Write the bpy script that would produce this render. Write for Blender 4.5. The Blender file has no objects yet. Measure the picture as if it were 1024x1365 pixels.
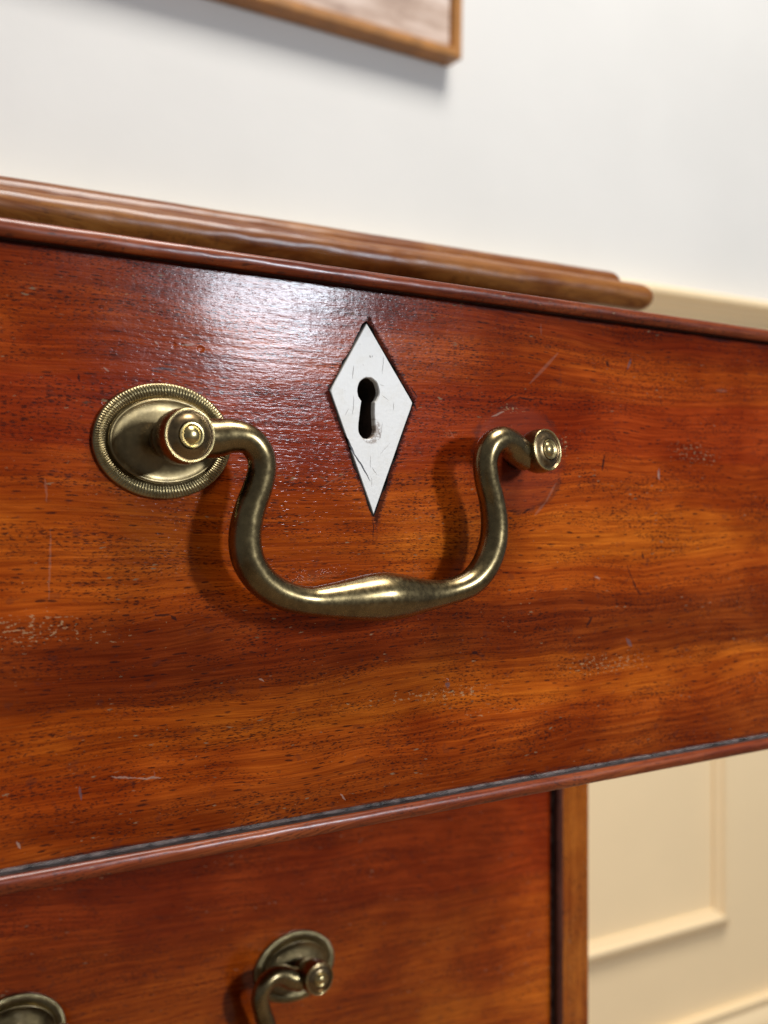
import bpy, bmesh, math, random
from mathutils import Vector, Matrix, noise as mnoise

sc = bpy.context.scene
R = math.radians
MM = 0.001
CAM_H = 0.640                      # camera height above the floor
YAW = 32.15                        # view direction against the wall's normal
RACK = 2.15                        # the open drawer sits slightly askew in the chest
DRAWER_D = 0.198                   # camera to the drawer front, along its normal

# ------------------------------------------------------------------ camera
cam_data = bpy.data.cameras.new('camera')
cam = bpy.data.objects.new('camera', cam_data)
sc.collection.objects.link(cam)
cam.location = (0, 0, CAM_H)
cam.rotation_euler = (R(90), 0, -R(YAW))
cam_data.sensor_fit = 'HORIZONTAL'
cam_data.sensor_width = 36.0
cam_data.lens = 36.0 * 1480 / 1024
cam_data.shift_y = 0.0012
cam_data.clip_start = 0.01
cam_data.clip_end = 50
cam_data.dof.use_dof = True
cam_data.dof.focus_distance = 0.229
cam_data.dof.aperture_fstop = 23.0
sc.camera = cam

# ------------------------------------------------------------------ light
world = bpy.data.worlds.new('World')
sc.world = world
world.use_nodes = True
bg = world.node_tree.nodes['Background']
bg.inputs['Color'].default_value = (0.92, 0.94, 1.0, 1)
bg.inputs['Strength'].default_value = 0.15


def area(name, loc, target, sx, sy, power, col):
    d = bpy.data.lights.new(name, 'AREA')
    d.shape = 'RECTANGLE'
    d.size, d.size_y = sx, sy
    d.energy = power
    d.color = col
    o = bpy.data.objects.new(name, d)
    o.location = loc
    o.rotation_euler = (Vector(target) - Vector(loc)).to_track_quat('-Z', 'Y').to_euler()
    sc.collection.objects.link(o)
    return o


area('ceiling_lamp', (0.62, -0.20, 2.40), (0.60, 0.55, 0.5), 0.7, 0.7, 45, (1.0, 0.96, 0.91))
area('window_lamp', (0.955, -1.22, 1.035), (0.12, 0.2, 0.66), 0.17, 0.23, 18.0, (0.81, 0.89, 1.0))

sc.view_settings.view_transform = 'Standard'
sc.view_settings.look = 'None'
sc.view_settings.exposure = 0.0
sc.view_settings.gamma = 1.0
sc.cycles.max_bounces = 3
sc.cycles.diffuse_bounces = 2
sc.cycles.glossy_bounces = 2
sc.cycles.caustics_reflective = False
sc.cycles.adaptive_threshold = 0.02


# ------------------------------------------------------------------ node helper
class G:
    def __init__(self, name):
        self.m = bpy.data.materials.new(name)
        self.m.use_nodes = True
        self.t = self.m.node_tree
        self.bsdf = self.t.nodes['Principled BSDF']

    def n(self, kind, **kw):
        nd = self.t.nodes.new(kind)
        for k, v in kw.items():
            setattr(nd, k, v)
        return nd

    def put(self, sock, v):
        if hasattr(v, 'is_linked'):
            self.t.links.new(v, sock)
        elif isinstance(v, (tuple, list)):
            sock.default_value = tuple(v) + ((1.0,) if len(v) == 3 and len(sock.default_value) == 4 else ())
        else:
            sock.default_value = v

    def math(self, op, a, b=0.0, c=0.0, clamp=False):
        nd = self.n('ShaderNodeMath', operation=op, use_clamp=clamp)
        for i, v in enumerate((a, b, c)):
            self.put(nd.inputs[i], v)
        return nd.outputs[0]

    def add(self, a, b): return self.math('ADD', a, b)
    def sub(self, a, b): return self.math('SUBTRACT', a, b)
    def mul(self, a, b): return self.math('MULTIPLY', a, b)
    def mx(self, a, b): return self.math('MAXIMUM', a, b)

    def coords(self):
        tc = self.n('ShaderNodeTexCoord')
        s = self.n('ShaderNodeVectorMath', operation='SCALE')
        self.t.links.new(tc.outputs['Object'], s.inputs[0])
        s.inputs['Scale'].default_value = 1000.0
        sp = self.n('ShaderNodeSeparateXYZ')
        self.t.links.new(s.outputs[0], sp.inputs[0])
        return s.outputs[0], sp.outputs[0], sp.outputs[1], sp.outputs[2]

    def xyz(self, x, y, z):
        nd = self.n('ShaderNodeCombineXYZ')
        for i, v in enumerate((x, y, z)):
            self.put(nd.inputs[i], v)
        return nd.outputs[0]

    def noise(self, vec, scale=1.0, detail=3.0, rough=0.55, dist=0.0):
        nd = self.n('ShaderNodeTexNoise')
        self.t.links.new(vec, nd.inputs['Vector'])
        nd.inputs['Scale'].default_value = scale
        nd.inputs['Detail'].default_value = detail
        nd.inputs['Roughness'].default_value = rough
        nd.inputs['Distortion'].default_value = dist
        return nd.outputs['Fac']

    def voro(self, vec, scale=1.0, rnd=1.0):
        nd = self.n('ShaderNodeTexVoronoi')
        self.t.links.new(vec, nd.inputs['Vector'])
        nd.inputs['Scale'].default_value = scale
        nd.inputs['Randomness'].default_value = rnd
        return nd.outputs['Distance'], nd.outputs['Color']

    def noise2(self, x, z, detail=3.0, rough=0.55):
        nd = self.n('ShaderNodeTexNoise', noise_dimensions='2D')
        self.t.links.new(self.xyz(x, z, 0.0), nd.inputs['Vector'])
        nd.inputs['Scale'].default_value = 1.0
        nd.inputs['Detail'].default_value = detail
        nd.inputs['Roughness'].default_value = rough
        return nd.outputs['Fac']

    def voro2(self, x, z):
        nd = self.n('ShaderNodeTexVoronoi', voronoi_dimensions='2D')
        self.t.links.new(self.xyz(x, z, 0.0), nd.inputs['Vector'])
        nd.inputs['Scale'].default_value = 1.0
        return nd.outputs['Distance'], nd.outputs['Color']

    def rng(self, v, a, b, lo=0.0, hi=1.0, smooth=True):
        nd = self.n('ShaderNodeMapRange', interpolation_type='SMOOTHSTEP' if smooth else 'LINEAR')
        self.put(nd.inputs['Value'], v)
        self.put(nd.inputs['From Min'], a)
        self.put(nd.inputs['From Max'], b)
        self.put(nd.inputs['To Min'], lo)
        self.put(nd.inputs['To Max'], hi)
        return nd.outputs['Result']

    def ramp(self, fac, stops):
        nd = self.n('ShaderNodeValToRGB')
        cr = nd.color_ramp
        while len(cr.elements) < len(stops):
            cr.elements.new(0.5)
        for e, (p, c) in zip(cr.elements, stops):
            e.position = p
            e.color = tuple(c) + (1,) if len(c) == 3 else c
        self.put(nd.inputs[0], fac)
        return nd.outputs['Color']

    def mix(self, f, a, b, blend='MIX'):
        nd = self.n('ShaderNodeMix', data_type='RGBA', blend_type=blend)
        self.put(nd.inputs[0], f)
        self.put(nd.inputs[6], a)
        self.put(nd.inputs[7], b)
        return nd.outputs[2]

    def bump(self, h, dist, strength=1.0, normal=None):
        nd = self.n('ShaderNodeBump')
        self.put(nd.inputs['Height'], h)
        nd.inputs['Distance'].default_value = dist
        nd.inputs['Strength'].default_value = strength
        if normal is not None:
            self.t.links.new(normal, nd.inputs['Normal'])
        return nd.outputs[0]

    def seg(self, vec, ax, az, bx, bz, w, prev=0.0, soft=0.6):
        """mask of a thin line from (ax, az) to (bx, bz) in the x-z plane, in mm; prev only fixes the order of evaluation"""
        if prev != 0.0:
            q = self.n('ShaderNodeVectorMath', operation='MULTIPLY_ADD')
            self.put(q.inputs[0], prev); q.inputs[1].default_value = (1e-7, 1e-7, 1e-7); self.put(q.inputs[2], vec)
            vec = q.outputs[0]
        vx, vz = bx - ax, bz - az
        l2 = max(vx * vx + vz * vz, 1e-6)
        s = self.n('ShaderNodeVectorMath', operation='SUBTRACT')
        self.put(s.inputs[0], vec); s.inputs[1].default_value = (ax, 0, az)
        d = self.n('ShaderNodeVectorMath', operation='DOT_PRODUCT')
        self.put(d.inputs[0], s.outputs[0]); d.inputs[1].default_value = (vx / l2, 0, vz / l2)
        t = self.math('ADD', d.outputs['Value'], 0.0, clamp=True)
        k = self.n('ShaderNodeVectorMath', operation='SCALE')
        k.inputs[0].default_value = (vx, 0, vz); self.put(k.inputs['Scale'], t)
        e = self.n('ShaderNodeVectorMath', operation='DISTANCE')
        self.put(e.inputs[0], s.outputs[0]); self.put(e.inputs[1], k.outputs[0])
        we = self.math('MULTIPLY_ADD', self.mul(t, self.sub(1.0, t)), 3.2 * w, 0.22 * w)
        return self.rng(self.math('DIVIDE', e.outputs['Value'], we), 1 - soft, 1.0, 1.0, 0.0)

    def ell(self, x, z, cx, cz, rx, rz):
        """distance in ellipse units"""
        a = self.math('DIVIDE', self.sub(x, cx), rx)
        b = self.math('DIVIDE', self.sub(z, cz), rz)
        return self.math('SQRT', self.add(self.mul(a, a), self.mul(b, b)))

    def out(self, color=None, rough=None, normal=None, **kw):
        b = self.bsdf.inputs
        if color is not None: self.put(b['Base Color'], color)
        if rough is not None: self.put(b['Roughness'], rough)
        if normal is not None: self.put(b['Normal'], normal)
        for k, v in kw.items():
            self.put(b[k.replace('_', ' ')], v)
        return self.m


# ------------------------------------------------------------------ materials
def wood(name, axis='x', seed=0.0, stops=None, z0=-63, z1=48, tilt=0.035, pore=1.0, marks=None,
         rough=0.14, coat=0.12, warpamp=5.0, relief=1.0, spec=0.30):
    g = G(name)
    P, X, Y, Z = g.coords()
    if axis == 'z':
        X, Z = Z, X
    if axis == 'y':
        X, Y = Y, X
    if not marks:
        Z = g.add(Z, g.mul(Y, 0.9))
    N = lambda kx, kz, off, det, ro, z=None: g.noise2(g.mul(X, kx), g.add(g.mul(z if z is not None else Z, kz), off), det, ro)
    # slow wander of the grain
    w1 = N(0.011, 0.03, seed, 2, 0.5)
    w2 = N(0.05, 0.14, seed * 2 + 3, 1, 0.5)
    zz = g.add(g.sub(Z, g.mul(X, tilt)), g.add(g.mul(g.sub(w1, 0.5), warpamp * 2), g.mul(g.sub(w2, 0.5), 0.8)))
    t = g.rng(zz, z0 - 8, z1 + 4, 0, 1, smooth=False)
    # colour bands across the board
    bands = N(0.006, 0.22, seed, 4, 0.6, zz)
    t2 = g.add(t, g.mul(g.sub(bands, 0.5), 0.16))
    col = g.ramp(t2, stops)
    streak = N(0.018, 0.9, seed + 7, 5, 0.65, zz)
    col = g.mix(g.rng(streak, 0.30, 0.70), g.mix(1.0, col, (0.76, 0.64, 0.56), 'MULTIPLY'), g.mix(1.0, col, (1.18, 1.20, 1.15), 'MULTIPLY'))
    fine = N(0.09, 3.4, seed + 13, 4, 0.65, zz)
    col = g.mix(g.rng(fine, 0.28, 0.75), g.mix(1.0, col, (0.72, 0.62, 0.55), 'MULTIPLY'), g.mix(1.0, col, (1.12, 1.14, 1.08), 'MULTIPLY'))
    # broad patches where the polish has aged
    patch = N(0.022, 0.034, seed + 19, 3, 0.55)
    col = g.mix(g.rng(patch, 0.34, 0.66), g.mix(1.0, col, (0.74, 0.58, 0.50), 'MULTIPLY'), g.mix(1.0, col, (1.16, 1.20, 1.1), 'MULTIPLY'))
    # narrow dark growth lines
    gl = N(0.004, 0.62, seed * 3, 3, 0.6, zz)
    glm = g.rng(g.math('ABSOLUTE', g.sub(gl, 0.52)), 0.0, 0.016, 1.0, 0.0)
    col = g.mix(g.mul(glm, 0.32), col, (0.055, 0.012, 0.005))
    # pores: short dark dashes lying along the grain, in drifts
    pv = N(0.03, 0.16, seed + 23, 3, 0.6, zz)
    Xw = g.add(X, g.mul(g.sub(fine, 0.5), 3.0))
    d1, c1 = g.voro2(g.mul(Xw, 0.62), g.mul(zz, 1.75))
    d1 = g.add(d1, g.mul(g.sub(fine, 0.5), 0.35))
    k1 = g.n('ShaderNodeSeparateColor'); g.t.links.new(c1, k1.inputs[0])
    r1 = g.mul(g.rng(pv, 0.40, 0.64, 0.0, 0.27), g.rng(k1.outputs[0], 0.15, 0.9, 0.2, 1.3))
    p1 = g.rng(g.sub(r1, d1), -0.04, 0.07)
    d2, c2 = g.voro2(g.mul(Xw, 0.24), g.mul(zz, 1.30))
    d2 = g.add(d2, g.mul(g.sub(fine, 0.5), 0.35))
    k2 = g.n('ShaderNodeSeparateColor'); g.t.links.new(c2, k2.inputs[0])
    r2 = g.mul(g.rng(pv, 0.64, 0.38, 0.03, 0.20), g.rng(k2.outputs[1], 0.45, 0.95, 0.0, 1.25))
    p2 = g.rng(g.sub(r2, d2), -0.04, 0.06)
    d3, c3 = g.voro2(g.mul(Xw, 1.25), g.add(g.mul(zz, 2.7), 11.0))
    k3 = g.n('ShaderNodeSeparateColor'); g.t.links.new(c3, k3.inputs[0])
    p3 = g.rng(g.sub(g.mul(g.rng(k3.outputs[0], 0.3, 1.0, 0.0, 0.36), g.rng(pv, 0.36, 0.52)), d3), -0.05, 0.06)
    pores = g.mx(g.mx(p1, p2), g.mul(p3, 0.95))
    col = g.mix(g.mul(pores, 0.80 * pore), col, (0.020, 0.006, 0.005))
    # flecks of old wax in some pores
    wx = g.mul(p1, g.rng(k1.outputs[2], 0.955, 0.975))
    col = g.mix(g.mul(wx, 0.45), col, (0.46, 0.30, 0.16))
    # small bruises
    br = N(0.26, 0.40, seed + 29, 3, 0.5)
    col = g.mix(g.mul(g.rng(br, 0.665, 0.72), 0.28), col, (0.050, 0.018, 0.014))
    rg = g.add(rough, g.mul(g.sub(patch, 0.5), 0.12))
    matte = 0.0
    if marks:
        col, rg, matte = marks(g, X, Y, Z, col, rg)
    # surface relief: polish sunk along the grain, slight waviness
    ripple = N(0.10, 0.85, 41.0, 4, 0.65)
    peel = N(0.45, 0.75, 47.0, 2, 0.6)
    ht = g.add(g.add(g.mul(ripple, 0.18), g.mul(peel, 0.09)), g.mul(N(0.04, 0.07, 53.0, 1, 0.5), 1.1))
    dp, _ = g.voro2(g.mul(X, 0.40), g.mul(Z, 1.3))
    ht = g.sub(ht, g.mul(g.rng(dp, 0.12, 0.24, 1.0, 0.0), 0.03))
    if marks:
        for (cx, cz, r, dp_) in ((92.0, 31.8, 0.8, 0.35), (88.3, 32.1, 0.5, 0.3), (86.4, 32.3, 0.5, 0.3), (73.0, 20.5, 0.7, 0.8), (152.0, -36.9, 0.8, 0.9), (110.0, 1.5, 0.6, 0.7)):
            ht = g.sub(ht, g.rng(g.ell(X, Z, cx, cz, r * 1.2, r), 0.35, 1.0, dp_, 0.0))
    nrm = g.bump(ht, 0.00019 * relief, 1.0)
    return g.out(col, rg, nrm, Specular_IOR_Level=g.mul(g.math('SUBTRACT', 1.0, matte), spec), Coat_Weight=g.mul(g.math('SUBTRACT', 1.0, matte), coat), Coat_Roughness=0.17, Coat_IOR=1.45, Coat_Normal=nrm)


def drawer_marks(g, X, Y, Z, col, rg):
    wob = g.noise2(g.mul(X, 0.35), g.mul(Z, 0.35), 3, 0.6)
    V = g.xyz(g.add(X, g.mul(g.sub(wob, 0.5), 0.9)), 0.0, g.add(Z, g.mul(g.sub(wob, 0.5), 0.9)))
    light, dark, grey = 0.0, 0.0, 0.0
    for s, w in LIGHT_MARKS:
        light = g.mx(g.mul(g.seg(V, *s, abs(w), light), 0.85 if w > 0 else 0.22), light)
    for s, w in DARK_MARKS:
        dark = g.mx(g.seg(V, *s, w, dark if dark != 0.0 else light), dark)
    for s, w in GREY_MARKS:
        grey = g.mx(g.seg(V, *s, w, grey if grey != 0.0 else dark), grey)
    # pale wax specks gathered in a few places
    sn = g.noise2(g.mul(X, 0.75), g.mul(Z, 1.9), 3, 0.6)
    reg = 0.0
    for (cx, cz, rx, rz, am) in SPECK_AREAS:
        reg = g.mx(g.rng(g.ell(X, Z, cx, cz, rx, rz), 0.25, 1.0, am, 0.0), reg)
    sm = g.rng(g.add(sn, g.mul(reg, 0.17)), 0.745, 0.80)
    # oval print left by the lost backplate
    gx = g.ell(X, Z, 173.5, 12.8, 14.2, 12.6)
    gn = g.noise2(g.mul(X, 0.22), g.mul(Z, 0.22), 3, 0.6)
    ring = g.mul(g.rng(g.math('ABSOLUTE', g.sub(gx, 1.0)), 0.02, 0.09, 1.0, 0.0), g.rng(gn, 0.40, 0.62))
    inside = g.rng(gx, 0.90, 1.05, 1.0, 0.0)
    col = g.mix(g.mul(inside, 0.35), col, (0.22, 0.036, 0.016))
    col = g.mix(g.mul(ring, 0.50), col, (0.05, 0.018, 0.014))
    # grime and bruised fibres round the let-in escutcheon
    ang = g.noise2(g.mul(X, 0.9), g.mul(Z, 2.6), 4, 0.7)
    dx = g.math('ABSOLUTE', g.sub(X, g.add(131.9, g.mul(g.sub(Z, 24.5), -0.045))))
    dd = g.add(g.math('DIVIDE', dx, 10.75), g.math('DIVIDE', g.math('ABSOLUTE', g.sub(Z, 24.9)), g.rng(Z, 24.8, 25.0, 25.4, 15.7)))
    gm = g.rng(g.add(dd, g.mul(g.sub(ang, 0.5), 0.30)), 1.06, 1.14, 1.0, 0.0)
    col = g.mix(g.mul(gm, 0.8), col, (0.012, 0.008, 0.009))
    # ragged darker strips next to the top and bottom beads
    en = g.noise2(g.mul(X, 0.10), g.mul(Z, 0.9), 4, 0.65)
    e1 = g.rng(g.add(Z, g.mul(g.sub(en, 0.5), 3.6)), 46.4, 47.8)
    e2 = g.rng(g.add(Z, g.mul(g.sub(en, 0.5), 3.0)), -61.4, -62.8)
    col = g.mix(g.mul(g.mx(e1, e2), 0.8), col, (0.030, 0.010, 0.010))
    col = g.mix(g.mul(dark, 0.8), col, (0.018, 0.008, 0.008))
    col = g.mix(g.mul(grey, 0.6), col, (0.12, 0.095, 0.105))
    col = g.mix(g.mul(light, 0.65), col, (0.46, 0.30, 0.22))
    col = g.mix(g.mul(sm, 0.52), col, (0.50, 0.34, 0.17))
    rg = g.add(rg, g.add(g.mul(gm, 0.3), g.mul(inside, 0.05)))
    return col, rg, gm


LIGHT_MARKS = [
    ((74.0, -48.8, 78.9, -49.8), 0.26), ((78.9, -49.8, 84.0, -50.2), 0.26), ((72.5, 26.8, 73.5, 26.0), 0.3),
    ((61.7, 6.2, 62.1, 2.1), -0.3), ((62.8, -2.8, 62.4, -15.6), -0.28), ((176.8, 30.6, 186.2, 38.8), -0.6),
    ((178.3, -0.7, 181.9, 2.5), -0.5), ((181.9, 2.5, 185.3, 7.2), -0.45), ((221.1, 10.9, 221.7, 8.6), 0.5),
    ((118.8, 5.0, 126.2, 8.9), -0.2), ((180.4, 45.2, 180.6, 42.5), -0.35), ((165.1, 22.2, 168.9, 23.6), 0.3),
    ((82.5, 32.5, 83.4, 32.0), 0.35), ((87.7, 32.2, 91.1, 32.7), 0.3), ((244.2, 33.4, 248.9, 33.3), -0.5),
    ((82.3, -48.8, 82.6, -50.5), -0.2), ((124.0, -59.0, 125.1, -60.7), 0.3), ((56.7, -57.9, 57.4, -59.2), 0.35),
    ((104.7, -33.2, 105.9, -33.9), 0.2), ((153.0, 19.2, 154.1, 16.6), -0.2), ((198.1, -16.0, 200.2, -16.4), 0.3)]
DARK_MARKS = [
    ((201.7, 14.6, 201.0, 10.5), 0.5), ((202.3, 37.9, 203.3, 36.6), 0.55), ((82.6, -19.3, 85.8, -19.6), 0.35),
    ((85.8, -19.6, 87.1, -20.5), 0.4), ((209.7, -13.5, 214.4, -21.3), 0.3), ((195.5, -28.1, 197.6, -25.6), 0.5),
    ((169.8, 0.5, 173.1, 0.4), 0.3), ((174.7, 0.0, 177.1, 1.1), 0.35), ((132.1, -1.0, 132.3, -6.1), 0.15),
    ((130.6, 41.2, 131.0, 42.3), 0.22), ((159.5, -31.7, 160.8, -32.3), 0.6), ((169.4, 26.3, 172.2, 27.8), 0.3),
    ((67.6, 25.1, 68.0, 24.0), 0.4), ((215.2, -10.0, 215.8, -11.8), 0.5), ((132.7, -31.1, 133.7, -31.3), 0.3),
    ((173.1, 27.2, 178.3, 26.9), 0.35), ((121.4, 25.4, 120.7, 26.9), 0.3), ((142.9, 24.1, 143.9, 22.5), 0.4),
    ((142.2, 27.8, 143.9, 25.5), 0.3)]
GREY_MARKS = [
    ((151.8, -38.2, 153.0, -38.8), 0.7), ((209.5, -31.8, 211.4, -34.0), 0.8), ((67.9, -49.9, 68.4, -52.2), 0.4),
    ((81.9, 27.3, 87.1, 27.4), 0.3), ((210.0, 36.6, 211.1, 39.1), 0.55), ((221.4, 11.5, 221.7, 8.6), 0.5)]
SPECK_AREAS = [
    (59.1, -20.7, 15.1, 4.8, 0.95), (74.2, -23.0, 8.9, 2.5, 0.7), (150.9, -40.5, 26.9, 2.3, 0.95), (128.9, -40.9, 11.7, 1.9, 0.6),
    (202.8, -37.7, 24.9, 4.2, 0.9), (175.4, -20.6, 7.2, 1.4, 0.6), (235.1, 15.8, 15.4, 5.2, 0.8), (74.2, 42.2, 16.6, 4.2, 0.35),
    (170.8, 24.4, 7.9, 1.4, 1.0), (188.0, 16.8, 2.2, 4.1, 1.0), (166.2, -46.2, 18.8, 1.8, 0.6)]

A = (0.400, 0.074, 0.007)    # orange
B = (0.315, 0.041, 0.006)    # red brown
D = (0.235, 0.034, 0.005)    # darker brown
O = (0.465, 0.108, 0.009)    # gold orange
M_DRAWER = wood('mahogany_drawer', seed=1.7, spec=0.125, coat=0.02, pore=0.95, marks=drawer_marks, tilt=0.012, stops=[
    (0.00, (0.24, 0.042, 0.006)), (0.10, (0.30, 0.058, 0.007)), (0.17, A), (0.235, O), (0.30, (0.23, 0.044, 0.006)), (0.36, (0.22, 0.038, 0.006)), (0.43, A), (0.52, O),
    (0.60, A), (0.68, B), (0.76, B), (0.84, A), (0.92, B), (1.0, D)])
M_LOWER = wood('mahogany_lower_drawer', seed=5.1, z0=-214, z1=-84, tilt=-0.05, pore=0.8, stops=[
    (0.0, A), (0.2, A), (0.42, O), (0.55, A), (0.65, A), (0.78, B), (1.0, B)])
M_BEAD = wood('mahogany_bead', relief=0.3, seed=8.3, z0=-70, z1=60, rough=0.32, pore=0.7, stops=[
    (0.0, (0.28, 0.066, 0.020)), (0.4, (0.26, 0.058, 0.018)), (0.8, (0.24, 0.052, 0.014)), (1.0, (0.22, 0.048, 0.013))])
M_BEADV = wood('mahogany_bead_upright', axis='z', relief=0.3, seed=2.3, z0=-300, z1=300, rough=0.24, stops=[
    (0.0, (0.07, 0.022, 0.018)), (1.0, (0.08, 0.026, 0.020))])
M_CARC = wood('mahogany_carcass', axis='z', seed=3.9, z0=-60, z1=310, tilt=0.01, stops=[
    (0.0, D), (0.3, (0.34, 0.10, 0.016)), (0.7, (0.42, 0.135, 0.020)), (1.0, (0.38, 0.11, 0.016))])
M_TOP = wood('mahogany_top', relief=0.5, pore=0.35, seed=6.6, z0=60, z1=100, rough=0.30, coat=0.0, tilt=0.0, stops=[
    (0.0, (0.16, 0.050, 0.014)), (0.4, (0.26, 0.115, 0.032)), (0.7, (0.29, 0.130, 0.038)), (1.0, (0.26, 0.100, 0.026))])
M_PINE = wood('drawer_lining_oak', axis='y', seed=9.0, z0=-60, z1=60, rough=0.5, coat=0.0, stops=[
    (0.0, (0.33, 0.20, 0.09)), (1.0, (0.38, 0.24, 0.12))])


def brass(name, tone=(0.25, 0.185, 0.083), dark=(0.15, 0.108, 0.048), bright=(0.40, 0.31, 0.15), rough=0.26, seed=0.0,
          amount=0.18, bumpd=0.000012):
    g = G(name)
    P, X, Y, Z = g.coords()
    V = g.xyz(g.add(X, seed), Y, Z)
    n1 = g.noise(V, 0.17, 4, 0.6)
    n2 = g.noise(V, 0.9, 4, 0.65)
    n3 = g.noise(g.xyz(g.mul(X, 0.35), g.mul(Y, 1.4), g.mul(Z, 1.2)), 1.0, 4, 0.65)
    col = g.mix(g.rng(n1, 0.36, 0.68), tone, dark)
    col = g.mix(g.mul(g.rng(n2, 0.50, 0.72), amount), col, bright)
    col = g.mix(g.mul(g.rng(n3, 0.54, 0.72), 0.22), col, dark)
    sp = g.noise(V, 2.6, 2, 0.5)
    col = g.mix(g.mul(g.rng(sp, 0.72, 0.78), 0.25), col, (0.035, 0.028, 0.018))
    rg = g.add(g.rng(n2, 0.3, 0.7, rough - 0.03, rough + 0.07), g.mul(g.sub(n1, 0.5), 0.14))
    nrm = g.bump(g.add(g.mul(n2, 0.6), g.mul(g.noise(V, 0.35, 2, 0.5), 2.2)), bumpd, 1.0)
    return g.out(col, rg, nrm, Metallic=1.0, Coat_Weight=0.35, Coat_Roughness=0.18)


M_BAIL = brass('patinated_brass_bail')
M_PLATE = brass('patinated_brass_plate', tone=(0.235, 0.172, 0.078), dark=(0.135, 0.098, 0.045), rough=0.33, seed=31.0)
M_RIM = brass('milled_brass_rim', tone=(0.40, 0.32, 0.16), dark=(0.22, 0.17, 0.08), rough=0.33, seed=51.0)
M_KNOB = brass('patinated_brass_knob', tone=(0.255, 0.175, 0.082), dark=(0.13, 0.085, 0.042), bright=(0.46, 0.33, 0.14), rough=0.28, seed=71.0)
M_BRIGHT = brass('worn_brass', tone=(0.62, 0.49, 0.22), dark=(0.36, 0.27, 0.12), rough=0.25, seed=91.0)


def bone():
    g = G('bone_inlay')
    P, X, Y, Z = g.coords()
    V0 = g.xyz(X, 0.0, Z)
    n = g.noise(V0, 0.12, 3, 0.5)
    fib = g.noise(g.xyz(g.mul(X, 3.2), 0.0, g.mul(Z, 0.35)), 1.0, 4, 0.6)
    col = g.mix(n, (0.80, 0.765, 0.70), (0.86, 0.83, 0.775))
    col = g.mix(g.mul(g.rng(fib, 0.58, 0.75), 0.16), col, (0.45, 0.41, 0.34))
    col = g.mix(g.mul(g.rng(g.noise(V0, 0.22, 4, 0.65), 0.45, 0.75), 0.40), col, (0.70, 0.63, 0.50))
    wob = g.noise(V0, 0.35, 2, 0.5)
    V = g.xyz(g.add(X, g.mul(g.sub(wob, 0.5), 0.8)), 0.0, Z)
    crack = 0.0
    for s in [(122.6, 20.6, 128.2, 11.2), (126.0, 14.4, 131.4, 6.8)]:
        crack = g.mx(g.seg(V, *s, 0.24, crack), crack)
    scr = 0.0
    for s, w, a in [((134.7, 33.8, 134.6, 30.0), .10, .8), ((127.3, 31.2, 126.9, 28.4), .13, .75), ((127.2, 24.8, 126.9, 20.8), .11, .7),
                    ((137.6, 24.0, 137.5, 22.2), .12, .7), ((131.2, 33.7, 131.35, 33.2), .22, .9), ((131.9, 33.7, 131.8, 33.3), .14, .9),
                    ((131.4, 12.2, 131.5, 9.6), .09, .6), ((131.9, 9.7, 133.2, 8.2), .14, .6), ((131.8, 7.6, 131.7, 5.6), .09, .5),
                    ((134.0, 12.6, 136.5, 15.0), .12, .35), ((133.6, 17.5, 134.2, 16.0), .12, .7), ((134.5, 19.5, 134.3, 17.2), .10, .6),
                    ((134.4, 25.4, 136.1, 24.2), .07, .7), ((133.9, 27.6, 135.1, 27.4), .06, .7), ((126.0, 22.0, 125.2, 20.5), .1, .4)]:
        scr = g.mx(g.mul(g.seg(V, *s, w, scr if scr != 0.0 else crack), a), scr)
    # worn, stained rim round the keyhole foot
    st = g.mul(g.rng(g.ell(X, Z, 131.6, 17.6, 2.6, 2.7), 0.92, 1.15, 1.0, 0.0), g.rng(g.noise(V0, 0.8, 4, 0.75), 0.42, 0.52))
    col = g.mix(g.mul(st, 0.75), col, (0.22, 0.13, 0.07))
    sp = g.noise(V0, 1.1, 3, 0.6)
    col = g.mix(g.mul(g.rng(sp, 0.66, 0.72), 0.45), col, (0.34, 0.29, 0.24))
    col = g.mix(g.mul(scr, 0.8), col, (0.12, 0.085, 0.06))
    col = g.mix(g.mul(crack, 0.95), col, (0.010, 0.008, 0.016))
    nrm = g.bump(g.sub(g.add(g.mul(fib, 0.25), g.mul(sp, 0.3)), g.add(g.mul(scr, 0.5), crack)), 0.00012)
    return g.out(col, 0.42, nrm)


M_BONE = bone()


def plain(name, col, rough=0.6, var=0.12, scale=0.02, bumpd=0.0003, metal=0.0):
    g = G(name)
    P, X, Y, Z = g.coords()
    n = g.noise(P, scale, 4, 0.55)
    f = g.noise(P, scale * 22, 3, 0.6)
    c = g.mix(g.rng(n, 0.3, 0.7), tuple(v * (1 - var) for v in col), tuple(min(1, v * (1 + var)) for v in col))
    return g.out(c, rough, g.bump(g.add(f, g.mul(n, 2.0)), bumpd), Metallic=metal)


M_WALL = plain('wall_paint', (0.66, 0.648, 0.615), 0.8, 0.02, 0.006, 0.0002)
M_CREAM = plain('cream_paint', (0.93, 0.72, 0.43), 0.5, 0.02, 0.006, 0.0002)
M_FLOOR = plain('floor_carpet', (0.20, 0.14, 0.09), 0.95, 0.15, 0.01, 0.001)
M_DARK = plain('dark_wax', (0.008, 0.006, 0.006), 0.9, 0.2, 0.4, 0.0003)
M_LEDGE = plain('waxed_dirty_ledge', (0.020, 0.014, 0.013), 0.4, 0.5, 0.25, 0.0002)
M_ROLL = plain('grimy_roll', (0.075, 0.055, 0.050), 0.27, 0.85, 0.30, 0.0002)
M_RAW = plain('raw_keyhole_wood', (0.05, 0.026, 0.014), 0.9, 0.3, 0.3, 0.0004)
M_IRON = plain('lock_iron', (0.02, 0.018, 0.018), 0.5, 0.2, 0.4, 0.0002)
M_FRAME = plain('oak_frame', (0.36, 0.155, 0.035), 0.45, 0.18, 0.05, 0.0002)


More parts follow.
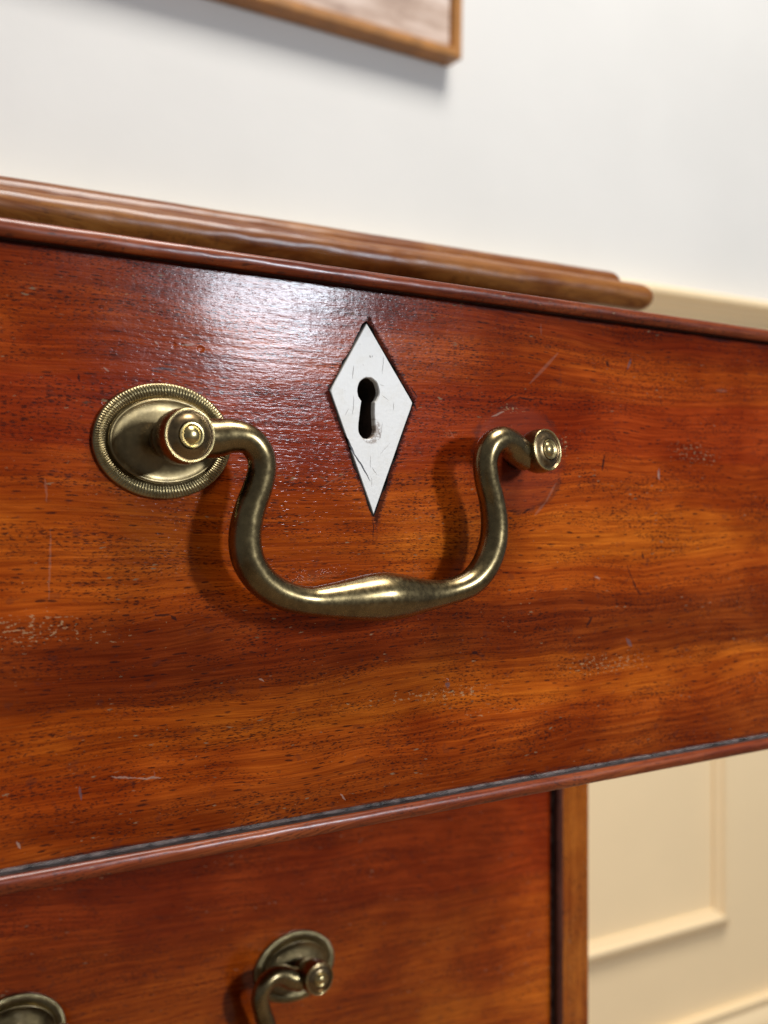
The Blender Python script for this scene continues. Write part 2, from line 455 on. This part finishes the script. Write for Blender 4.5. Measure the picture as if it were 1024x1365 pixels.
def print_mat():
    g = G('picture_print')
    P, X, Y, Z = g.coords()
    n = g.noise(g.xyz(g.mul(X, 0.012), 0.0, g.mul(Z, 0.045)), 1.0, 5, 0.62)
    col = g.ramp(n, [(0.30, (0.20, 0.12, 0.09)), (0.45, (0.42, 0.30, 0.23)), (0.58, (0.58, 0.45, 0.37)), (0.72, (0.68, 0.59, 0.52))])
    edge = g.add(Z, g.mul(g.sub(g.noise(g.xyz(X, 0.0, Z), 0.03, 3, 0.6), 0.5), 14.0))
    col = g.mix(g.rng(edge, 462, 470), col, (0.16, 0.10, 0.10))
    return g.out(col, 0.5)


M_PRINT = print_mat()


# ------------------------------------------------------------------ object helpers
def link(o, parent=None):
    sc.collection.objects.link(o)
    if parent is not None:
        o.parent = parent
    return o


def obj(name, verts, faces, mat, parent=None, smooth=True, angle=None, mats=None, fmat=None):
    me = bpy.data.meshes.new(name)
    me.from_pydata([tuple(c * MM for c in v) for v in verts], [], faces)
    for m in (mats or [mat]):
        me.materials.append(m)
    if fmat:
        for p, i in zip(me.polygons, fmat):
            p.material_index = i
    bm = bmesh.new(); bm.from_mesh(me)
    bmesh.ops.recalc_face_normals(bm, faces=bm.faces)
    if angle is not None:
        for f in bm.faces: f.smooth = True
        for e in bm.edges:
            if len(e.link_faces) == 2 and e.calc_face_angle(0) > R(angle): e.smooth = False
    else:
        for f in bm.faces: f.smooth = smooth
    bm.to_mesh(me); bm.free()
    return link(bpy.data.objects.new(name, me), parent)


def thing(name, label, cat, loc=(0, 0, 0), rotz=0.0, group=None, kind=None):
    o = link(bpy.data.objects.new(name, None))
    o.location = loc; o.rotation_euler = (0, 0, rotz)
    o.empty_display_size = 0.05
    if label: o['label'] = label
    if cat: o['category'] = cat
    if group: o['group'] = group
    if kind: o['kind'] = kind
    return o


def box(name, x0, x1, y0, y1, z0, z1, mat, parent=None, bev=0.6):
    bm = bmesh.new()
    vs = [bm.verts.new((x * MM, y * MM, z * MM)) for x in (x0, x1) for y in (y0, y1) for z in (z0, z1)]
    for q in ((0, 1, 3, 2), (4, 6, 7, 5), (0, 4, 5, 1), (2, 3, 7, 6), (0, 2, 6, 4), (1, 5, 7, 3)):
        bm.faces.new([vs[i] for i in q])
    bmesh.ops.recalc_face_normals(bm, faces=bm.faces)
    if bev:
        bmesh.ops.bevel(bm, geom=bm.edges[:], offset=bev * MM, segments=2, affect='EDGES', profile=0.5)
    me = bpy.data.meshes.new(name); bm.to_mesh(me); bm.free()
    me.materials.append(mat)
    return link(bpy.data.objects.new(name, me), parent)


def extrude_profile(name, prof, a0, a1, axis, mat, parent=None, steps=1, wob=0.0, seed=0, angle=40, cut0=0.0, cut1=0.0, ledge=None):
    """closed profile (u = out of the front (-y), v = across) drawn along x or z; cut0/cut1: mitre slope against v"""
    rnd = random.Random(seed)
    V, F = [], []
    n = len(prof)
    for i in range(steps + 1):
        t = i / steps
        for k, (u, v) in enumerate(prof):
            a = (a0 + cut0 * v) * (1 - t) + (a1 + cut1 * v) * t
            du = wob * (mnoise.noise(Vector((a * 0.13 + seed, k * 0.15, 0))) + 0.6 * mnoise.noise(Vector((a * 0.6 + seed, k * 0.4, 5)))) if u > 0.5 else 0
            V.append((a, -(u + du), v) if axis == 'x' else (v, -(u + du), a))
    for i in range(steps):
        for k in range(n):
            k2 = (k + 1) % n
            F.append((i * n + k, i * n + k2, (i + 1) * n + k2, (i + 1) * n + k))
    F.append(tuple(range(n))[::-1]); F.append(tuple(steps * n + k for k in range(n)))
    if ledge:
        return obj(name, V, F, mat, parent, angle=angle, mats=[mat, ledge], fmat=[1 if i % n == 0 and i < steps * n else 0 for i in range(len(F))])
    return obj(name, V, F, mat, parent, angle=angle)


def bead_profile(v0, v1, proud, back):
    """cock bead: flat sides, rounded nose; v0 at the panel side"""
    c, h = (v0 + v1) / 2, (v1 - v0) / 2
    q = abs(h) * 0.62
    p = [(-back, v0), (proud - q, v0)]
    for i in range(1, 12):
        a = math.pi * i / 12
        p.append((proud - q * (1 - math.sin(a)), c - h * math.cos(a)))
    p += [(proud - q, v1), (-back, v1)]
    return p


def catmull(pts, sub):
    out = []
    n = len(pts)
    for i in range(n - 1):
        p0, p1, p2, p3 = pts[max(i - 1, 0)], pts[i], pts[i + 1], pts[min(i + 2, n - 1)]
        for j in range(sub):
            t = j / sub
            out.append(tuple(0.5 * (2 * b + (c - a) * t + (2 * a - 5 * b + 4 * c - d) * t * t + (3 * b - a - 3 * c + d) * t ** 3)
                             for a, b, c, d in zip(p0, p1, p2, p3)))
    out.append(tuple(pts[-1]))
    return out


def sweep(name, pts, mat, parent, sides=28, sub=9, flat=1.0):
    """pts: (x, y, z, radius)"""
    P = catmull(pts, sub)
    pos = [Vector(p[:3]) for p in P]
    V, F = [], []
    up = Vector((0, 1, 0))
    for i, p in enumerate(pos):
        t = (pos[min(i + 1, len(pos) - 1)] - pos[max(i - 1, 0)]).normalized()
        b = (up - t * up.dot(t)).normalized()
        nn = t.cross(b)
        r = P[i][3]
        for k in range(sides):
            a = 2 * math.pi * k / sides
            q = p + nn * (r * math.cos(a)) + b * (r * flat * math.sin(a))
            V.append(tuple(q))
    m = len(pos)
    for i in range(m - 1):
        for k in range(sides):
            k2 = (k + 1) % sides
            F.append((i * sides + k, i * sides + k2, (i + 1) * sides + k2, (i + 1) * sides + k))
    F.append(tuple(range(sides))[::-1]); F.append(tuple((m - 1) * sides + k for k in range(sides)))
    return obj(name, V, F, mat, parent, angle=50)


def lathe(name, base, tip, prof, mat, parent, seg=64, angle=50, caps=True):
    """prof: (distance from base along the axis, radius)"""
    base, tip = Vector(base), Vector(tip)
    ax = (tip - base).normalized()
    u = ax.cross(Vector((0, 0, 1))).normalized(); w = u.cross(ax)
    V, F = [], []
    for (h, r) in prof:
        for k in range(seg):
            a = 2 * math.pi * k / seg
            V.append(tuple(base + ax * h + u * (r * math.cos(a)) + w * (r * math.sin(a))))
    for i in range(len(prof) - 1):
        for k in range(seg):
            k2 = (k + 1) % seg
            F.append((i * seg + k, i * seg + k2, (i + 1) * seg + k2, (i + 1) * seg + k))
    if caps:
        F.append(tuple(range(seg))[::-1]); F.append(tuple((len(prof) - 1) * seg + k for k in range(seg)))
    return obj(name, V, F, mat, parent, angle=angle)


def backplate(cx, cz, rx, rz, parent, teeth=130):
    """oval plate: a milled rim round a raised, gently hollowed field"""
    N = 1560
    def ring_set(rows, name, mat, close_top, par, mill=None):
        V, F = [], []
        for (f, h) in rows:                                     # f: inset from the edge in mm, h: height
            for k in range(N):
                a = 2 * math.pi * k / N
                hh = h + (mill(a, f) if mill else 0)
                V.append((cx + (rx - f) * math.cos(a), -hh, cz + (rz - f) * math.sin(a)))
        for i in range(len(rows) - 1):
            for k in range(N):
                k2 = (k + 1) % N
                F.append((i * N + k, i * N + k2, (i + 1) * N + k2, (i + 1) * N + k))
        if close_top:
            F.append(tuple((len(rows) - 1) * N + k for k in range(N)))
        return obj(name, V, F, mat, par, angle=60)
    field = ring_set([(2.9, 0.6), (2.9, 1.15), (3.0, 1.45), (3.2, 1.55), (3.45, 1.45), (4.2, 1.32), (5.5, 1.45), (7.0, 1.75), (8.5, 2.05), (9.6, 2.15)],
                     'backplate', M_PLATE, True, parent)
    def mill(a, f):
        if f < 0.25 or f > 2.45: return 0.0
        w = math.sin(math.pi * (f - 0.25) / 2.2) ** 0.5
        s = math.sin(teeth * a / 2 + f * 0.7)
        jit = 0.8 + 0.35 * mnoise.noise(Vector((math.cos(a) * 6, math.sin(a) * 6, f)))
        return 0.30 * w * jit * (0.5 - abs(s) ** 1.2)
    rows = [(0.0, -0.3), (0.0, 0.55), (0.12, 0.8)] + [(0.25 + 2.2 * i / 10, 0.92 + 0.30 * math.sin(math.pi * i / 10)) for i in range(11)] + [(2.6, 0.75), (2.9, 0.65)]
    ring_set(rows, 'milled_rim', M_RIM, False, field, mill)
    return field


KNOB = [(0.0, 2.6), (0.6, 3.4), (1.6, 3.8), (2.2, 3.6), (2.6, 3.3), (3.0, 3.35), (3.6, 4.2), (4.3, 4.75), (5.2, 5.1), (6.6, 5.25), (7.8, 5.15), (8.4, 4.95),
        (8.75, 4.9), (8.95, 4.7), (8.95, 4.5), (8.75, 4.3), (8.8, 4.0), (9.15, 3.4), (9.4, 2.85), (9.45, 2.6), (9.2, 2.45), (9.1, 2.3)]
BUTTON = [(8.9, 2.4), (9.5, 2.38), (9.66, 2.28), (9.68, 2.08), (9.52, 1.9), (9.48, 1.68), (9.62, 1.5), (9.86, 1.1), (10.0, 0.6), (10.03, 0.15)]


def knob(base, tip, parent, k=1.0):
    L = (Vector(tip) - Vector(base)).length
    kb = lathe('knob', base, tip, [(h * L / 10.46, r * k) for h, r in KNOB], M_KNOB, parent)
    lathe('edge_ring', base, tip, [((8.56 + 0.24 - 0.24 * math.cos(a)) * L / 10.46, (4.74 + 0.26 * math.sin(a)) * k) for a in [R(d) for d in range(0, 361, 20)]],
          M_BRIGHT, kb, caps=False)
    lathe('button', base, tip, [(h * L / 10.46, r * k) for h, r in BUTTON], M_BRIGHT, kb)
    return kb


def rounded_loop(x0, x1, y0, y1, r, seg=8):
    out = []
    for cx, cy, a0 in ((x1 - r, y0 + r, -90), (x1 - r, y1 - r, 0), (x0 + r, y1 - r, 90), (x0 + r, y0 + r, 180)):
        for i in range(seg + 1):
            a = R(a0 + 90 * i / seg)
            out.append((cx + r * math.cos(a), cy + r * math.sin(a)))
    return out


# ------------------------------------------------------------------ the setting
floor = box('floor', -900, 1900, -1600, 845, -20, 0, M_FLOOR, None, 0)
floor['kind'] = 'structure'
WZ = CAM_H * 1000
WALL_Y = 832
wall = box('wall', -900, 1900, WALL_Y + 2, WALL_Y + 80, WZ + 210, WZ + 1300, M_WALL, None, 0)
wall['kind'] = 'structure'
box('dado', -900, 1900, WALL_Y, WALL_Y + 78, 0, WZ + 209.5, M_CREAM, wall, 0)


def rel(prof, y, z):
    return [(u - y, v + z) for u, v in prof]


# chair rail: hollow, fillets and a nosing
rail_prof = [(-1, 0), (4, 0), (6, 2.5), (6.5, 5), (9, 6.5), (12.5, 10), (14, 13.5), (17, 14.2), (20, 16.5), (21, 20), (20, 23.5), (17, 25.2), (10, 25.6), (-1, 25.8)]
extrude_profile('chair_rail', rel(rail_prof, WALL_Y, WZ + 209), -900, 1900, 'x', M_CREAM, wall)
skirt_prof = [(-1, -95), (14, -95), (14, -30), (13, -22), (8, -14), (6, -10), (9, -6), (9, -2), (6, 0), (-1, 0)]
extrude_profile('skirting', rel(skirt_prof, WALL_Y, WZ - 541), -900, 1900, 'x', M_CREAM, wall)


def moulding(c, w=22):
    h = w / 2
    p = [(-1, c - h), (3, c - h), (4.5, c - h + 2), (5, c - h + 5)]
    for i in range(9):
        a = math.pi * i / 8
        p.append((5.5 + 5.5 * math.sin(a), c - (h - 6) * math.cos(a) + 0.5))
    p += [(5, c + h - 3.5), (4, c + h - 1), (-1, c + h)]
    return [(u - WALL_Y, v) for u, v in p]


PX0, PX1, PZ0, PZ1 = 120, 956, WZ - 441, WZ + 120
def mitred(axis, c, a0, a1, s0, s1):
    prof = moulding(c)
    extrude_profile('panel_moulding', prof, a0 - s0 * c, a1 - s1 * c, axis, M_CREAM, wall, cut0=s0, cut1=s1)
mitred('x', PZ0, PX0, PX1, 1, -1)
mitred('x', PZ1, PX0, PX1, -1, 1)
mitred('z', PX1, PZ0, PZ1, -1, 1)
mitred('z', PX0, PZ0, PZ1, 1, -1)

# ------------------------------------------------------------------ framed picture on the wall
FX0, FX1, FZ0, FZ1 = 150, 593, 410, 730          # outer edges, relative to the camera height
pic = thing('framed_picture', 'thin orange brown wooden picture frame hanging on the white wall', 'picture', (-0.0072, WALL_Y * MM, CAM_H + 0.0103))
pic.rotation_euler = (0, R(1.0), 0)          # hangs a touch out of level
fr_prof = lambda v0, v1: [(0, v0), (20.5, v0), (21.5, v0 + (v1 - v0) * 0.1), (21.5, v0 + (v1 - v0) * 0.75), (18, v1), (0, v1)]
def frame_side(axis, v0, v1, a0, a1, s0, s1):
    extrude_profile('frame_side', fr_prof(v0, v1), a0 - s0 * v0, a1 - s1 * v0, axis, M_FRAME, pic, cut0=s0, cut1=s1)
frame_side('x', FZ0, FZ0 + 10, FX0, FX1, 1, -1)
frame_side('x', FZ1, FZ1 - 10, FX0, FX1, -1, 1)
frame_side('z', FX1, FX1 - 10, FZ0, FZ1, -1, 1)
frame_side('z', FX0, FX0 + 10, FZ0, FZ1, 1, -1)
box('print', FX0 + 8, FX1 - 8, -15, -13, FZ0 + 8, FZ1 - 8, M_PRINT, pic, 0)

# ------------------------------------------------------------------ the chest
CX0, CX1, CY0, CY1 = -46.0, 286.2, 311.0, 820.0
CZ = -WZ + 0.5
chest = thing('chest_of_drawers', 'old polished mahogany chest with moulded top, its upper drawer pulled open', 'chest', (0, 0, CAM_H))
box('side_panel', CX1 - 14, CX1, CY0, CY1, CZ, 74.6, M_CARC, chest, 0.8)
box('side_panel', CX0, CX0 + 14, CY0, CY1, CZ, 74.6, M_CARC, chest, 0.8)
box('back_board', CX0 + 14.3, CX1 - 14.3, CY1 - 10, CY1 - 0.5, CZ, 74.4, M_CARC, chest, 0)
box('top_rail', CX0 + 14.3, CX1 - 14.3, CY0 + 0.5, CY0 + 40, 53, 74.3, M_TOP, chest, 0.5)
box('drawer_rail', CX0 + 14.3, CX1 - 14.3, CY0 + 0.5, CY0 + 40, -81, -68, M_TOP, chest, 0.5)
box('apron_board', CX0 + 14.3, CX1 - 14.3, CY0 + 0.5, CY0 + 18, CZ, -221, M_LOWER, chest, 0.5)

# moulded top
prof = [(17, 74.8), (13, 75.0), (9, 75.2), (6, 75.4)]
for i in range(0, 15):
    a = R(-78 + 156 * i / 14)
    prof.append((5.0 - 5.0 * math.cos(a), 80.3 + 5.0 * math.sin(a)))
prof += [(6.2, 85.35), (8.6, 85.4), (9.2, 85.6), (9.4, 86.6), (9.9, 88.2), (10.9, 89.6), (12.6, 90.5), (15, 90.8), (24, 90.9)]
TX0, TX1, TY0, TY1 = CX0 - 17, 306.0, 294.5, 824.0
V, F = [], []
rows = []
for (d, z) in prof:
    base = rounded_loop(TX0 + d, TX1 - d, TY0 + d, TY1 - d * 0.3, max(5.5 - d * 0.35, 0.8), 8)
    # split the long front run so that wear can dent it
    loop = []
    for i, p in enumerate(base):
        q = base[(i + 1) % len(base)]
        loop.append(p)
        if abs(q[0] - p[0]) > 100:
            n = 160
            loop += [(p[0] + (q[0] - p[0]) * j / n, p[1] + (q[1] - p[1]) * j / n) for j in range(1, n)]
    rows.append((loop, z, d))
n = len(rows[0][0])
for loop, z, d in rows:
    for (x, y) in loop:
        dy = 0.22 * mnoise.noise(Vector((x * 0.05, z * 0.1, 3))) + 0.18 * mnoise.noise(Vector((x * 0.22, z * 0.3, 8)))
        V.append((x, y + (dy if y < 320 else 0), z + 0.2 * mnoise.noise(Vector((x * 0.04, 1, d * 0.1)))))
for i in range(len(rows) - 1):
    for k in range(n):
        k2 = (k + 1) % n
        F.append((i * n + k, i * n + k2, (i + 1) * n + k2, (i + 1) * n + k))
F.append(tuple(range(n))[::-1]); F.append(tuple((len(rows) - 1) * n + k for k in range(n)))
obj('moulded_top', V, F, M_TOP, chest, angle=55)


# ------------------------------------------------------------------ drawers
def escutcheon_outline(k, jit, seed, sub=14):
    rnd = random.Random(seed)
    c = [(130.5, 40.6), (142.7, 24.2), (132.3, -0.5), (121.3, 25.6)]
    mx, mz = 131.9, 22.0
    out = []
    for i in range(4):
        a, b = c[i], c[(i + 1) % 4]
        for j in range(sub):
            t = j / sub
            x, z = a[0] + (b[0] - a[0]) * t, a[1] + (b[1] - a[1]) * t
            ex, ez = b[1] - a[1], -(b[0] - a[0])
            L = math.hypot(ex, ez); ex, ez = ex / L, ez / L
            if (x - mx) * ex + (z - mz) * ez < 0: ex, ez = -ex, -ez
            o = k + (jit * (max(0.0, mnoise.noise(Vector((t * 6.0 + i * 9 + seed, 0.3, 0))) + 0.1) * 1.3 + 0.18 * rnd.random() ** 2) if j else 0)
            if j == 0:
                l2 = math.hypot(x - mx, z - mz)
                x += (x - mx) / l2 * k * 1.8; z += (z - mz) / l2 * k * 1.8
            else:
                x += ex * o; z += ez * o
            out.append((x, z))
    return out


def keyhole(grow=0.0, seed=4):
    rnd = random.Random(seed)
    out = []
    cx, cz, r = 130.95, 26.1, 2.75 + grow
    for i in range(25):                        # round head, from lower right over the top to lower left
        a = R(-52 + 284 * i / 24)
        out.append((cx + r * math.cos(a), cz + r * 1.04 * math.sin(a)))
    out += [(129.0 - grow, 22.3), (128.75 - grow, 20.6), (128.45 - grow, 19.2)]
    cx, cz, r = 130.6, 17.9, 2.15 + grow
    for i in range(15):
        a = R(170 + 205 * i / 14)
        out.append((cx + r * math.cos(a), cz + r * math.sin(a)))
    out += [(132.55 + grow, 19.8), (132.5 + grow, 21.6), (132.5 + grow, 23.0)]
    return [(x + rnd.uniform(-.07, .07), z + rnd.uniform(-.07, .07)) for x, z in out]


def fill(bm, loops, y):
    """flat face at depth y bounded by loops of (x, z); returns the vertex loops"""
    es, vl = [], []
    for lp in loops:
        vs = [bm.verts.new((x * MM, y * MM, z * MM)) for x, z in lp]
        vl.append(vs)
        for i in range(len(vs)):
            es.append(bm.edges.new((vs[i], vs[(i + 1) % len(vs)])))
    r = bmesh.ops.triangle_fill(bm, use_beauty=True, use_dissolve=False, edges=es, normal=(0, -1, 0))
    return vl, [f for f in r['geom'] if isinstance(f, bmesh.types.BMFace)]


def bridge(bm, a, b, mat=0):
    for i in range(len(a)):
        j = (i + 1) % len(a)
        f = bm.faces.new((a[i], a[j], b[j], b[i])); f.material_index = mat


def finish(bm, name, mats, parent, angle=30):
    bmesh.ops.recalc_face_normals(bm, faces=bm.faces)
    for f in bm.faces: f.smooth = True
    for e in bm.edges:
        if len(e.link_faces) == 2 and e.calc_face_angle(0) > R(angle): e.smooth = False
    me = bpy.data.meshes.new(name); bm.to_mesh(me); bm.free()
    for m in mats: me.materials.append(m)
    return link(bpy.data.objects.new(name, me), parent)


def beads(parent, x0, x1, z0, z1, t, proud, back, mat_v):
    # top and bottom run through, the uprights are mitred between them
    st = 240
    extrude_profile('cock_bead', bead_profile(z1, z1 + t, proud, back), x0 + z1, x1 - z1, 'x', M_BEAD, parent, steps=st, wob=0.10, seed=3, ledge=M_LEDGE, cut0=-1, cut1=1)
    extrude_profile('cock_bead', bead_profile(z0, z0 - t, proud, back), x0 - z0, x1 + z0, 'x', M_BEAD, parent, steps=st, wob=0.08, seed=7, ledge=M_LEDGE, cut0=1, cut1=-1)
    extrude_profile('cock_bead', bead_profile(x1, x1 + t, proud, back), z0 + x1, z1 - x1, 'z', mat_v, parent, steps=60, wob=0.10, seed=11, ledge=M_LEDGE, cut0=-1, cut1=1)
    extrude_profile('cock_bead', bead_profile(x0, x0 - t, proud, back), z0 - x0, z1 + x0, 'z', mat_v, parent, steps=60, wob=0.10, seed=13, ledge=M_LEDGE, cut0=1, cut1=-1)


def quirk_beads(parent, x0, x1, z0, z1):
    """thin dark roll in the corner between the board and its bead: along the bottom and up the sides"""
    def ring(v, sg):
        return [(0.22 + 0.55 * math.cos(a), v + sg * 0.12 + 0.50 * math.sin(a)) for a in [2 * math.pi * i / 14 for i in range(14)]]
    extrude_profile('quirk_bead', ring(z0, 1), x0 + 1, x1 - 1, 'x', M_ROLL, parent, steps=260, wob=0.22, seed=17)
    extrude_profile('quirk_bead', ring(x1, -1), z0 + 1, z1 - 1, 'z', M_ROLL, parent, steps=60, wob=0.12, seed=19)
    extrude_profile('quirk_bead', ring(x0, 1), z0 + 1, z1 - 1, 'z', M_ROLL, parent, steps=60, wob=0.12, seed=23)


def carcass_box(parent, x0, x1, z0, z1, depth):
    box('drawer_side', x0, x0 + 8, 18.3, depth, z0, z1, M_PINE, parent, 0.8)
    box('drawer_side', x1 - 8, x1, 18.3, depth, z0, z1, M_PINE, parent, 0.8)
    box('drawer_back', x0 + 8.3, x1 - 8.3, depth - 8, depth - 0.4, z0, z1 - 6, M_PINE, parent, 0.8)
    box('drawer_bottom', x0 + 8.3, x1 - 8.3, 18.3, depth - 8.4, z0 + 4, z0 + 10, M_PINE, parent, 0)


BAIL = [  # x, stand-off, z, radius (mm)
    (87.0, 6.4, 14.2, 3.5), (90.8, 7.0, 14.0, 3.4), (94.3, 8.0, 14.5, 2.95), (97.6, 8.8, 13.9, 2.55), (99.9, 9.0, 11.4, 2.45), (100.5, 8.8, 8.4, 2.45), (99.8, 8.5, 5.0, 2.55),
    (98.6, 8.2, 1.7, 2.65), (97.6, 8.0, -2.0, 2.75), (97.4, 7.8, -5.9, 2.85), (98.4, 7.8, -9.7, 2.85), (101.2, 7.8, -13.3, 2.75), (105.6, 7.9, -16.0, 2.6), (111.3, 8.0, -17.4, 2.55),
    (117.0, 8.0, -17.6, 3.2), (122.5, 8.0, -17.5, 3.95), (129.0, 8.0, -17.3, 4.5), (134.5, 8.0, -17.5, 4.0), (140.0, 8.0, -17.5, 3.1), (146.0, 8.0, -17.0, 2.5), (152.0, 7.9, -15.4, 2.65), (156.2, 7.8, -12.0, 2.8),
    (158.6, 7.8, -7.4, 2.85), (159.2, 7.8, -2.5, 2.75), (158.3, 8.0, 2.5, 2.6), (156.6, 8.3, 7.2, 2.5), (155.8, 8.6, 11.4, 2.45), (157.3, 8.6, 14.8, 2.5), (160.6, 8.2, 16.4, 2.55),
    (164.2, 7.2, 15.8, 2.75), (167.2, 6.2, 14.2, 3.0), (170.4, 5.4, 13.2, 3.2)]

drawer = thing('open_drawer', 'upper mahogany drawer pulled open, white diamond escutcheon and swan neck handle on its front', 'drawer',
               (-math.sin(R(RACK)) * DRAWER_D, math.cos(R(RACK)) * DRAWER_D, CAM_H), R(RACK))
DX0, DX1, DZ0, DZ1 = -18.0, 276.0, -62.8, 47.8
# front board: a rebate for the escutcheon, pierced by the keyhole
bm = bmesh.new()
rect = [(DX0, DZ0), (DX1, DZ0), (DX1, DZ1), (DX0, DZ1)]
reb = escutcheon_outline(0.22, 0.8, 21, 34)
kh = keyhole(0.12, 6)
vl, fs = fill(bm, [rect, reb], 0.0)
vl2, fs2 = fill(bm, [reb, kh], 1.3)
for f in fs2: f.material_index = 1
bridge(bm, vl[1], vl2[0], 1)
kb = [bm.verts.new((x * MM, 17.5 * MM, z * MM)) for x, z in kh]
bridge(bm, vl2[1], kb, 2)
vb, fb = fill(bm, [rect, kh], 18.0)
bridge(bm, vl[0], vb[0], 0)
finish(bm, 'front_board', [M_DRAWER, M_DARK, M_RAW], drawer)
beads(drawer, DX0, DX1, DZ0, DZ1, 3.2, 3.4, 14, M_BEADV)
quirk_beads(drawer, DX0, DX1, DZ0, DZ1)
carcass_box(drawer, DX0 + 6, DX1 - 6, DZ0 + 1, DZ1 - 2, 300)
box('lock_plate', 112, 150, 18.4, 22, 8, 44, M_IRON, drawer, 0.4)
# bone escutcheon, a hair proud of the wood
bm = bmesh.new()
o1 = escutcheon_outline(-0.10, 0.06, 5, 16)
o2 = escutcheon_outline(-0.22, 0.05, 5, 16)
k1, k2 = keyhole(0.0), keyhole(0.18)
vt, _ = fill(bm, [o2, k2], -0.14)
vm1 = [bm.verts.new((x * MM, -0.02 * MM, z * MM)) for x, z in o1]
vm2 = [bm.verts.new((x * MM, 0.06 * MM, z * MM)) for x, z in k1]
vbk, _ = fill(bm, [o1, k1], 1.2)
bridge(bm, vt[0], vm1); bridge(bm, vm1, vbk[0]); bridge(bm, vt[1], vm2); bridge(bm, vm2, vbk[1])
esc = finish(bm, 'escutcheon', [M_BONE], drawer)
esc['label'] = 'white diamond shaped bone keyhole plate'

pl = backplate(84.2, 13.6, 14.1, 11.0, drawer)
pl['label'] = 'oval brass backplate with milled rim'
sweep('bail', [(x, -h - 0.4, z, r * 1.12) for x, h, z, r in BAIL], M_BAIL, drawer)
knob((83.8, -1.6, 13.8), (83.9, -15.0, 14.0), drawer)
lathe('post', (172.2, 2, 13.6), (172.3, -4, 13.8), [(0, 3.0), (2, 3.2), (2.6, 3.6), (4.2, 3.4), (6, 3.2)], M_KNOB, drawer)
knob((172.4, -0.8, 13.4), (173.8, -11.4, 14.6), drawer, 0.97)

# the drawer below, shut
lower = thing('closed_drawer', 'shut lower mahogany drawer beneath the open one, brass drop handle on its front', 'drawer', (0, 0.310, CAM_H))
LX0, LX1, LZ0, LZ1 = -27.0, 267.0, -214.0, -86.0
box('front_board', LX0, LX1, 0, 18, LZ0, LZ1, M_LOWER, lower, 0.0)
beads(lower, LX0, LX1, LZ0, LZ1, 3.2, 3.4, 14, M_BEADV)
quirk_beads(lower, LX0, LX1, LZ0, LZ1)
carcass_box(lower, LX0 + 1, LX1 - 1, LZ0 + 1, LZ1 - 6, 300)
dx, dz = 160.6 - 172.3, -142.8 - 13.8
LXC = (75.6 + 161.6) / 2
for px in (75.6, 161.6):
    p = backplate(px, -142.2, 14.1, 11.0, lower)
    p['label'] = 'oval brass backplate with milled rim'
sweep('bail', [(LXC + (x - 128.4) * 0.97, -(max(h, 7.6) + 0.8), z - 156.2, r * 1.1) for x, h, z, r in BAIL], M_BAIL, lower)
knob((75.6, -1.6, -142.2), (75.8, -14.6, -142.0), lower)
knob((162.4, -1.6, -142.2), (163.2, -16.0, -141.6), lower, 0.97)
